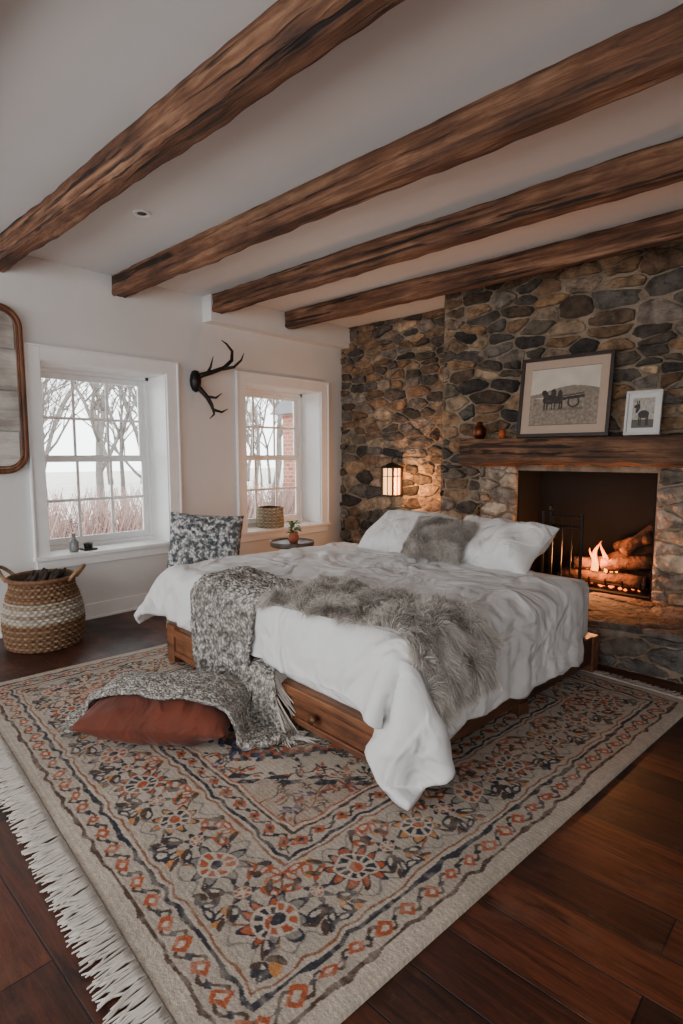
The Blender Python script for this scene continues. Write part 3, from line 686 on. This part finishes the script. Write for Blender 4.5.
def fur(ob,count,length,comb,cols,seed=0,width=.0016,up=.75):
    rs=np.random.RandomState(seed); me=ob.data; me.calc_loop_triangles()
    nv=len(me.vertices); co=np.empty(nv*3); me.vertices.foreach_get('co',co); co=co.reshape(-1,3)
    nm=np.empty(nv*3); me.vertices.foreach_get('normal',nm); nm=nm.reshape(-1,3)
    T=np.empty(len(me.loop_triangles)*3,dtype=np.int32); me.loop_triangles.foreach_get('vertices',T); T=T.reshape(-1,3)
    A=co[T[:,0]];B_=co[T[:,1]];C=co[T[:,2]]
    ar=np.linalg.norm(np.cross(B_-A,C-A),axis=1)
    idx=rs.choice(len(T),count,p=ar/ar.sum())
    r1=np.sqrt(rs.rand(count,1)); r2=rs.rand(count,1)
    w=np.hstack([1-r1,r1*(1-r2),r1*r2])
    P=(co[T[idx]]*w[:,:,None]).sum(1); Nn=(nm[T[idx]]*w[:,:,None]).sum(1); Nn/=np.linalg.norm(Nn,axis=1,keepdims=True)+1e-9
    clump=np.stack([np.sin(P[:,0]*37+P[:,1]*21+seed),np.sin(P[:,1]*41-P[:,0]*17+P[:,2]*29),np.sin(P[:,2]*33+P[:,0]*23)],1)
    L_=length*(.6+.7*rs.rand(count,1))
    d=Nn*up+np.array(comb)*.5+clump*.6+rs.randn(count,3)*.2
    d-=Nn*np.minimum((d*Nn).sum(1,keepdims=True)-.3,0)
    d/=np.linalg.norm(d,axis=1,keepdims=True)
    d2=d-Nn*.5+np.array((0,0,-.4)); d2/=np.linalg.norm(d2,axis=1,keepdims=True)
    side=np.cross(d,rs.randn(count,3)); side/=np.linalg.norm(side,axis=1,keepdims=True)
    Wd=width*(.7+.6*rs.rand(count,1))
    p0=P-Nn*.002; p1=P+d*L_*.5; p2=p1+d2*L_*.5
    V=np.stack([p0-side*Wd,p0+side*Wd,p1-side*Wd*.8,p1+side*Wd*.8,p2-side*Wd*.12,p2+side*Wd*.12],1).reshape(-1,3)
    o=(np.arange(count)*6)[:,None]
    F=np.concatenate([o+np.array([[0,1,3,2]]),o+np.array([[2,3,5,4]])],0)
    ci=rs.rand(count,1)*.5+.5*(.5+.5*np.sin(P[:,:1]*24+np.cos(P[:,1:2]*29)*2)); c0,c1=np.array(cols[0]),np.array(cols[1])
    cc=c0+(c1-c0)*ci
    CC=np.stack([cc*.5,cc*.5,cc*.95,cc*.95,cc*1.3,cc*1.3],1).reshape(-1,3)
    return mesh_np('fur_strands',V,F,M_fur,np.clip(CC,0,.9),True,ob)

# ---------------------------------------------------------------- bed
bedM=Matrix.Translation((1.27,1.71,.022))@Matrix.Rotation(R(-4),4,'Z')
BW,BL=1.84,1.72
bed=empty('bed')
b=MB()
b.box(.05,BW-.05,0,.045,.045,.205); b.box(.05,BW-.05,BL-.045,BL,.035,.205)
b.box(0,.085,-.014,.075,0,.225); b.box(BW-.085,BW,-.014,.075,0,.225)
b.box(.0,.07,BL-.07,BL+.005,0,.205); b.box(BW-.07,BW,BL-.07,BL+.005,0,.205)
b.box(.085,BW-.085,-.014,.0,.16,.205); b.box(.085,BW-.085,-.014,.0,.045,.075)
b.box(BW*.5-.03,BW*.5+.03,-.014,0,.075,.16)
b.obj('foot_and_head_rails',M_bedw,bed,bevel=.006)
b=MB(); b.box(0.01,.05,.05,BL-.05,.05,.205); b.box(BW-.05,BW-.01,.05,BL-.05,.05,.205); b.box(BW-.09,BW,BL*.5,BL*.5+.08,0,.06)
for k in range(9): b.box(.05,BW-.05,.1+k*.18,.19+k*.18,.16,.185)
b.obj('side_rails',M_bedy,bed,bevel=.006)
b=MB()
for xx in (.50,.72,1.38): 
    b.tube([(xx,-.0,.115),(xx,-.02,.115),(xx,-.038,.115)],[.01,.012,.022],12)
b.obj('knobs',M_bedw,bed,smooth=True)
b=MB(); b.box(.03,BW-.03,.03,BL-.05,.186,.53); mat_=b.obj('mattress',M_linen,bed,bevel=0)
bv=mat_.modifiers.new('b','BEVEL'); bv.width=.05; bv.segments=4; bv.limit_method='ANGLE'

def collider(ob,outer=.012,fr=30):
    m=ob.modifiers.new('col','COLLISION'); ob.collision.thickness_outer=outer; ob.collision.cloth_friction=fr; ob.collision.damping=.5
def tmpbox(x0,x1,y0,y1,z0,z1,M=None,bev=.03):
    b=MB(); b.box(x0,x1,y0,y1,z0,z1); o=b.obj('tmp_collider',None)
    if bev:
        bv=o.modifiers.new('b','BEVEL'); bv.width=bev; bv.segments=4
    if M is not None: o.matrix_world=M
    collider(o); return o
def sim(name,cx,cy,z,sx,sy,nx,ny,rot,frames,shrink=-.03,bend=.6,mass=.3,tension=40,warp=None,selfc=False,seed=1,amp=.012):
    v=[];f=[]
    ca,sa=math.cos(rot),math.sin(rot)
    for j in range(ny+1):
        for i in range(nx+1):
            x=(i/nx-.5)*sx; y=(j/ny-.5)*sy
            if warp: x,y=warp(i/nx,j/ny,x,y)
            X=cx+x*ca-y*sa; Y=cy+x*sa+y*ca
            zz=z+amp*mnoise.noise(Vector((X*5+seed,Y*5,seed)))
            X+=amp*.6*mnoise.noise(Vector((X*7,Y*7,seed+9)))
            v.append((X,Y,zz))
    for j in range(ny):
        for i in range(nx):
            a=j*(nx+1)+i; f.append((a,a+1,a+nx+2,a+nx+1))
    o=mesh_np(name+'_sim',v,f,None)
    c=o.modifiers.new('cloth','CLOTH'); s=c.settings
    s.quality=8; s.mass=mass; s.tension_stiffness=tension; s.compression_stiffness=tension; s.shear_stiffness=tension*.4; s.bending_stiffness=bend
    s.air_damping=2; s.tension_damping=10; s.compression_damping=10; s.shear_damping=10; s.bending_damping=.5; s.shrink_min=shrink
    c.collision_settings.collision_quality=3; c.collision_settings.distance_min=.008; c.collision_settings.friction=20
    c.collision_settings.use_self_collision=selfc; c.collision_settings.self_distance_min=.008
    c.point_cache.frame_start=1; c.point_cache.frame_end=frames
    for fr in range(1,frames+1): scene.frame_set(fr)
    dg=bpy.context.evaluated_depsgraph_get()
    me=bpy.data.meshes.new_from_object(o.evaluated_get(dg)); me.name=name
    bpy.data.objects.remove(o); scene.frame_set(1)
    n=bpy.data.objects.new(name,me); link(n)
    me.polygons.foreach_set('use_smooth',[True]*len(me.polygons))
    return n
c1=tmpbox(.0,BW,0.0,BL,.30,.53,bev=.05); c2=tmpbox(-.01,BW+.01,-.01,BL,-.05,.21,bev=.01); c3=tmpbox(-2,4,-2,3,-.1,0.0,bev=0)
def dwarp(u,v,x,y):
    k=max(0,(u-.70)/.30)**2*max(0,(.34-v)/.34)**2
    return x+.13*k,y-.13*k
duvet=sim('duvet',BW/2+.06,.585,.57,BW+.54,1.60,92,62,0,50,shrink=-.035,bend=1.0,mass=.35,warp=dwarp,selfc=True,amp=.05)
duvet.data.materials.append(M_linen)
collider(duvet,.018)
knitt=sim('knit_throw_blanket',.70,.13,.66,.54,.96,38,66,R(-24),40,shrink=-.07,bend=.4,mass=.4,seed=4,amp=.09)
furt=sim('fur_throw_blanket',1.54,.235,.66,1.10,.42,60,24,R(5),40,shrink=-.04,bend=2,mass=.5,seed=7,amp=.05)
duvet.modifiers.clear()
for o in (c1,c2,c3): bpy.data.objects.remove(o)
for o in (duvet,knitt,furt): o.matrix_world=bedM
bed.matrix_world=bedM
def solid(o,t,sub=1,disp=None,off=1):
    if sub:
        s0=o.modifiers.new('ss0','SUBSURF'); s0.levels=sub; s0.render_levels=sub
    s=o.modifiers.new('so','SOLIDIFY'); s.thickness=t; s.offset=off
    if disp:
        for (size,st) in disp:
            tx=bpy.data.textures.new('clouds','CLOUDS'); tx.noise_scale=size
            d=o.modifiers.new('d','DISPLACE'); d.texture=tx; d.strength=st; d.mid_level=.5; d.texture_coords='LOCAL'
solid(duvet,.026,1,[(.2,.035),(.07,.012)])
knitt.data.materials.append(M_knit); solid(knitt,.018,1,[(.03,.012)])
furt.data.materials.append(M_furbase)
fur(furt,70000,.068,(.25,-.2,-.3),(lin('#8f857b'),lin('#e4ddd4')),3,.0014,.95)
solid(furt,.01,0)
def bp(x,y,z,rx,rz=0,ry=0): return bedM@Matrix.Translation((x,y,z))@Matrix.Rotation(R(rz),4,'Z')@Matrix.Rotation(R(rx),4,'X')@Matrix.Rotation(R(ry),4,'Y')
pillow_mesh('pillow',.62,.42,.19,M_pillow,bp(.58,1.50,.685,34,2),seed=1,wr=.016)
pillow_mesh('pillow',.66,.42,.19,M_pillow,bp(1.28,1.49,.685,34,-3),seed=5,wr=.016)
pc=pillow_mesh('fur_cushion',.40,.28,.12,M_furbase,bp(1.00,1.31,.715,44,4),seed=9)
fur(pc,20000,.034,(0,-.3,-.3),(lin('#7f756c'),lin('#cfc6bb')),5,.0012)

# ---------------------------------------------------------------- floor cushion + throw
cush=pillow_mesh('floor_cushion',.66,.42,.19,M_rust,Matrix.Translation((2.07,1.235,.118))@Matrix.Rotation(R(38),4,'Z'),seed=12,wr=.012,pinch=.04)
collider(cush,.012)
g=tmpbox(0,4,0,4,-.1,.014,bev=0); rl=tmpbox(.0,BW,-.03,.2,.0,.225,M=bedM,bev=.01)
thr=sim('fringed_throw_blanket',2.02,1.42,.27,1.14,.58,96,50,R(32),45,shrink=-.10,bend=.4,mass=.4,seed=14,amp=.11)
cush.modifiers.clear()
for o in (g,rl): bpy.data.objects.remove(o)
thr.data.materials.append(M_knit2)
b=MB(); nx,ny=96,50
for j in range(0,ny+1):
    for rep in range(2):
        p=thr.data.vertices[j*(nx+1)+nx].co.copy(); q=thr.data.vertices[j*(nx+1)+nx-3].co.copy()
        d=(p-q); d.z*=.3; d.normalize(); pts=[]
        k=Vector((lr.uniform(-.4,.4),lr.uniform(-.4,.4),0)); L_=.11
        for s in range(7):
            t=s/6; c=p+(d+k*t*.6)*L_*t; c.z=max(.027+.006*lr.random(),p.z+.006-(L_*1.4*t)); pts.append(c)
        b.tube(pts,[.005,.0045,.004,.004,.0035,.003,.002],5)
b.obj('fringe',M_fringe,thr,smooth=True)
solid(thr,.015,1,[(.03,.008)])

# ---------------------------------------------------------------- accent chair
ch=empty('accent_chair',Matrix.Translation((.66,2.36,0))@Matrix.Rotation(R(48),4,'Z'))
pillow_mesh('back_cushion',.56,.58,.17,M_chair,None,ch,seed=21,ex=4,pinch=.05).matrix_local=Matrix.Translation((0,.05,.52))@Matrix.Rotation(R(76),4,'X')@Matrix.Rotation(R(-4),4,'Z')
pillow_mesh('seat_cushion',.50,.40,.12,M_chair,None,ch,seed=22,ex=6,pinch=.02).matrix_local=Matrix.Translation((0,-.03,.20))
b=MB(); b.box(-.25,.25,-.2,.16,.11,.145)
for sx in (-1,1):
    b.tube([(sx*.24,-.18,0),(sx*.22,-.16,.13)],[.012,.02],10); b.tube([(sx*.25,.2,0),(sx*.2,.16,.2),(sx*.2,.21,.66)],[.012,.018,.012],10)
b.box(-.2,.2,.198,.214,.56,.63)
b.obj('frame',wood('light_oak',lin('#8a7458'),lin('#ab9474'),lin('#c0aa8a'),'Z',1,.5,.2),ch,bevel=.004)

# ---------------------------------------------------------------- rug
def make_rug():
    W,L=2.62,2.66; nx,ny=800,800
    s=np.linspace(0,W,nx); t=np.linspace(0,L,ny); Sx,T=np.meshgrid(s,t)
    rs=np.random.RandomState(2)
    def vn(n):
        g=rs.rand(n+2,n+2); a=np.linspace(0,n,nx)[None,:].repeat(ny,0); c=np.linspace(0,n,ny)[:,None].repeat(nx,1)
        i=a.astype(int);j=c.astype(int); fx=a-i;fy=c-j; fx=fx*fx*(3-2*fx); fy=fy*fy*(3-2*fy)
        return (g[j,i]*(1-fx)+g[j,i+1]*fx)*(1-fy)+(g[j+1,i]*(1-fx)+g[j+1,i+1]*fx)*fy
    warp=(vn(60)-.5)*.022; warp2=(vn(60)-.5)*.022
    S=Sx+warp; Tt=T+warp2
    cream=np.array(lin('#b8aa9a')); rust=np.array(lin('#a3502a')); rust2=np.array(lin('#85573b')); navy=np.array(lin('#2b2b35')); brown=np.array(lin('#4c382c')); tanc=np.array(lin('#9c7a58')); blue=np.array(lin('#2c406c')); grey=np.array(lin('#7e7870')); och=np.array(lin('#b87c44'))
    C=np.zeros((ny,nx,3)); C[:]=cream
    big=vn(9)[...,None]; C=C*(.85+.25*big)
    d=np.minimum(np.minimum(S,W-S),np.minimum(Tt,L-Tt))
    horiz=(np.minimum(Tt,L-Tt)<np.minimum(S,W-S))
    p=np.where(horiz,S-W/2,Tt-L/2)
    def put(m,c): C[m]=c
    def band(a,b_): return (d>=a)&(d<b_)
    def rosette(X,Y,Rr,c_out,c_in,c_mid,n=8,ph=0):
        r=np.hypot(X,Y); th=np.arctan2(Y,X)
        e=Rr*(.80+.20*np.cos(n*th+ph))
        put((r<e),navy); put(r<e*.86,c_out); put(r<Rr*.60,cream); put((r<Rr*.52)&(np.cos(n*th)>-.3),c_in); put(r<Rr*.28,cream); put(r<Rr*.2,c_mid)
    def restrict(mask,fn):
        nonlocal C
        old=C.copy(); fn(); C=np.where(mask[...,None],C,old)
    def leafm(X,Y,a,l,w): 
        x=X*np.cos(a)+Y*np.sin(a); y=-X*np.sin(a)+Y*np.cos(a); return (x/l)**2+(y/w)**2
    def guard(a,b_,P,c1,c2):
        m=band(a,b_); q=(d-a)/(b_-a); u=(p/P)%1.0
        C[m]=C[m]*.88
        put(m&(np.abs(q-.5-.3*np.sin(p/P*2*np.pi))<.08),brown)
        put(m&(np.abs(u-.5)*2+np.abs(q-.5)*1.8<.64),c1); put(m&(np.abs(u-.5)*2+np.abs(q-.5)*1.8<.26),c2)
        u2=(p/P+.5)%1.0; put(m&(np.abs(u2-.5)*2+np.abs(q-.5)*2.2<.32),navy)
    put(band(.055,.067),brown)
    guard(.067,.14,.095,rust,cream)
    put(band(.14,.154),navy); put(band(.165,.173),rust2)
    def border(lo,hi,PP,R1,R2,cols,ph=0):
        mb=band(lo,hi); C[mb]=C[mb]*.92; mid=(lo+hi)/2; hw=(hi-lo)/2
        pp=p+ph
        u=((pp/PP)%1.0-.5)*PP; uh=(((pp/PP)+.5)%1.0-.5)*PP; qq=d-mid; idx=np.floor(pp/PP).astype(int)
        def fn():
            put(np.abs(qq-hw*.6*np.sin(pp/PP*2*np.pi))<.006,brown)
            put(np.abs(qq+hw*.6*np.sin(pp/PP*2*np.pi))<.005,rust2)
            put(np.abs(np.abs(qq)-hw*.72-hw*.12*np.sin(pp/PP*6*np.pi))<.004,grey)
            for sgn in (-1,1):
                for (ox,oy,a) in ((.18,.42,.6),(-.18,.42,-.6),(0,.8,0),(.09,.66,1.2),(-.09,.66,-1.2)):
                    e=leafm(uh-ox*PP,qq-oy*sgn*hw,a*sgn,.033,.014)
                    put(e<1,rust if sgn>0 else navy); put(e<.22,cream)
                for (ox,oy) in ((.32,.82),(-.32,.82),(.42,.5),(-.42,.5)):
                    put(np.hypot(u-ox*PP,qq-oy*sgn*hw)<.014,navy if ox>0 else och)
                    e=leafm(u-ox*PP*.9,qq-oy*sgn*hw*.9,.8 if ox>0 else -.8,.025,.009); put(e<1,brown)
            for par,(co_,ci,cm) in enumerate(cols):
                restrict((idx%len(cols)==par),lambda:rosette(u,qq,R1 if par%2==0 else R2,co_,ci,cm,10 if par==0 else 8))
            rosette(uh,qq,hw*.30,navy,rust,cream,6)
        restrict(mb,fn)
    border(.173,.455,.285,.100,.086,((rust,navy,rust),(och,navy,rust),(grey,rust,navy)))
    put(band(.455,.464),rust2); put(band(.474,.488),navy)
    guard(.488,.555,.09,rust,navy)
    put(band(.555,.567),brown); put(band(.579,.586),rust)
    fm=d>=.586
    cx,cy=W/2,L/2; X=S-cx; Y=Tt-cy; AX=np.abs(X);AY=np.abs(Y)
    def field():
        C[:]=C*1.05
        r=np.maximum(AX*.95+AY*.62,AY*1.0)
        step=.014*np.sign(np.sin((AX-AY)*70))
        rr_=r+step
        sp=(AX/.72+AY/.75)>1.46
        rs2=random.Random(4)
        flows=[(rs2.uniform(0.03,.72),rs2.uniform(.03,.74)) for _ in range(80)]
        for k,(fx,fy) in enumerate(flows):
            Rr=rs2.uniform(.014,.032); co_=[rust,navy,blue,och,rust2,navy][k%6]
            x=AX-fx;y=AY-fy; r_=np.hypot(x,y); th=np.arctan2(y,x); e=Rr*(.65+.35*np.cos(5*th+k))
            a=rs2.uniform(0,3.1); L2=rs2.uniform(.05,.11)
            xs=x*np.cos(a)+y*np.sin(a); ys=-x*np.sin(a)+y*np.cos(a)
            put((np.abs(ys-.014*np.sin(xs*50))<.004)&(np.abs(xs)<L2)&(r_>e),brown)
            put(r_<e,co_); put(r_<Rr*.28,cream)
            for q in (-1,1): put(((xs-q*L2*.8)/.016)**2+((ys-q*.012)/.008)**2<1,navy if k%2 else rust)
        for a,b_,c in ((.57,.60,rust),(.60,.64,navy),(.535,.543,brown)): put((rr_>a)&(rr_<b_),c)
        C[sp]=C[sp]*.65+rust2*.25
        put(np.abs((AX/.72+AY/.75)-1.46+.03*np.sign(np.sin(AX*60)))<.026,navy)
        rosette(X,Y,.20,rust,navy,cream,12); rosette(X,Y,.09,blue,rust,cream,8)
        for k in range(30):
            a=k*2.4; rr2=.026*math.sqrt(k)*1.3; put(np.hypot(AX-.10-rr2*math.cos(a),AY-.50-rr2*math.sin(a))<.015,blue)
    restrict(fm,field)
    wear=np.clip((vn(40)*.4+vn(170)*.6-.42)*2.8,0,1)[...,None]
    wool=cream*(.85+.25*big)
    C=C*(1-.34*wear)+wool*.34*wear
    C*=(.82+.36*rs.rand(ny,nx,1)); C*=(1+.09*np.sin(T/.0085*np.pi)[...,None])
    C=np.clip(C,.005,1)
    Z=.013+.0012*rs.rand(ny,nx)+.0025*(vn(14)); Z[0]=Z[-1]=.001; Z[:,0]=Z[:,-1]=.001
    v=np.stack([Sx-W,T,Z],-1).reshape(-1,3)
    I=np.arange(nx*ny).reshape(ny,nx); f=np.stack([I[:-1,:-1],I[:-1,1:],I[1:,1:],I[1:,:-1]],-1).reshape(-1,4)
    M=Matrix.Translation((3.50,.545,0))@Matrix.Rotation(R(-5),4,'Z')
    rug=mesh_np('area_rug',v,f,M_rug,C.reshape(-1,3),True,None,M)
    b=MB(); rr_=random.Random(3)
    for (yy,sg) in ((0,-1),(L,1)):
        x=-W+.004
        while x<-.004:
            L_=rr_.uniform(.085,.115); k=rr_.uniform(-.2,.2); k2=rr_.uniform(-.012,.012)
            pts=[(x+k*L_*t*t+k2*math.sin(t*5),yy+sg*L_*t,max(.005,.012*(1-t)+.003+.002*rr_.random())) for t in (0,.25,.5,.75,1)]
            b.tube(pts,[.0042,.0038,.0036,.0034,.002],5); x+=rr_.uniform(.004,.0065)
    b.obj('fringe',M_fringe,rug,smooth=True)
make_rug()

# ---------------------------------------------------------------- outside
M_snow=pmat('winter_ground',(.62,.6,.57),(.42,.38,.33),rough=.95,nscale=1.5)
b=MB(); b.box(-60,-.4,-30,60,-.7,-.6); b.obj('outdoor_ground',M_snow)
M_barkt=pmat('bare_tree_bark',(.18,.16,.145),(.11,.095,.085),rough=.9,nscale=8)
tr=random.Random(21)
trees=[]
def tree(x,y,h,r):
    b=MB()
    def br(p,d,L_,r,depth):
        pts=[p]; dd=d.copy(); n=5
        for i in range(n):
            dd=(dd+Vector((tr.uniform(-.2,.2),tr.uniform(-.2,.2),tr.uniform(-.05,.15)))).normalized(); pts.append(pts[-1]+dd*L_/n)
        b.tube(pts,[r*(1-.45*i/n) for i in range(n+1)],5 if depth>1 else 7)
        if depth<4:
            for k in range(4 if depth<3 else 3):
                q=pts[tr.randint(2,n)]; a=tr.random()*6.28
                nd=(dd+Vector((math.cos(a),math.sin(a),tr.uniform(-.1,.5)))*.8).normalized(); br(q,nd,L_*tr.uniform(.5,.75),r*.5,depth+1)
    br(Vector((0,0,0)),Vector((0,0,1)),h,r,0); o=b.obj('bare_tree',M_barkt,smooth=True); o.location=(x,y,-.6); trees.append(o)
for (x,y,h,r) in ((-6,3.6,2.6,.07),(-8,5.5,3.6,.10),(-7,2.4,3,.07),(-10,8.5,4,.12),(-12,4.5,4,.1),(-10,12,4,.12),(-6.5,5.2,2.2,.06),(-14,11,5,.14),(-9,7,3,.08),(-16,14,4,.1)): tree(x,y,h,r)
for k in range(26):
    o=bpy.data.objects.new('bare_tree',trees[k%len(trees)].data); link(o)
    o.location=(-tr.uniform(17,34),0,-.6); o.location.y=-o.location.x*tr.uniform(.25,1.35)-2; o.rotation_euler=(0,0,tr.random()*6.28); s=tr.uniform(1.0,1.7); o.scale=(s,s,s)
M_shrub=pmat('winter_shrub',lin('#a5837a'),lin('#84706a'),rough=.9,nscale=6)
b=MB()
for k in range(3200):
    x=-4.6+tr.uniform(-.8,.8); y=tr.uniform(1,9); a=tr.random()*6.28; h=tr.uniform(.5,1.35)
    b.tube([(x,y,-.6),(x+.2*math.cos(a),y+.2*math.sin(a),-.6+h*.6),(x+.35*math.cos(a+.5),y+.35*math.sin(a+.5),-.6+h)],[.012,.009,.004],3)
b.obj('winter_hedge',M_shrub)
def brickm():
    m,nt,N,L,P=newmat('red_brick'); tc=N.new('ShaderNodeTexCoord'); mp=N.new('ShaderNodeMapping'); mp.inputs['Rotation'].default_value=(R(90),0,0); L.new(tc.outputs['Object'],mp.inputs[0])
    br=N.new('ShaderNodeTexBrick'); br.inputs['Scale'].default_value=3; br.inputs['Color1'].default_value=(*lin('#8f4a36'),1); br.inputs['Color2'].default_value=(*lin('#a96a52'),1); br.inputs['Mortar'].default_value=(.4,.36,.32,1)
    L.new(mp.outputs[0],br.inputs['Vector']); L.new(br.outputs[0],P.inputs['Base Color']); P.inputs['Roughness'].default_value=.9; return m
b=MB(); b.box(-4.9,-2.0,8.0,12,-.6,2.1); nh=b.obj('neighbor_brick_house',brickm())
b=MB(); b.add([(-5.1,7.8,2.1),(-1.8,7.8,2.1),(-1.8,12.2,2.1),(-5.1,12.2,2.1),(-3.35,7.8,3.2),(-3.35,12.2,3.2)],[(0,1,4),(2,3,5),(1,2,5,4),(3,0,4,5),(0,3,2,1)]); b.obj('roof',pmat('slate_roof',(.2,.2,.21),(.14,.14,.15)),nh)

# ---------------------------------------------------------------- world, camera
w=bpy.data.worlds.new('overcast'); scene.world=w; w.use_nodes=True; nt=w.node_tree
bg=nt.nodes['Background']; bg.inputs[0].default_value=(.97,.98,1,1); bg.inputs[1].default_value=7.0
cam=bpy.data.cameras.new('camera'); co=bpy.data.objects.new('camera',cam); link(co)
co.location=(4.296,0,1.25); co.rotation_euler=(R(90-5.76),0,R(43.1))
cam.sensor_fit='VERTICAL'; cam.sensor_height=36; cam.lens=565/1024*36; cam.clip_start=.05
scene.camera=co
for im in list(bpy.data.meshes):
    if im.users==0: bpy.data.meshes.remove(im)
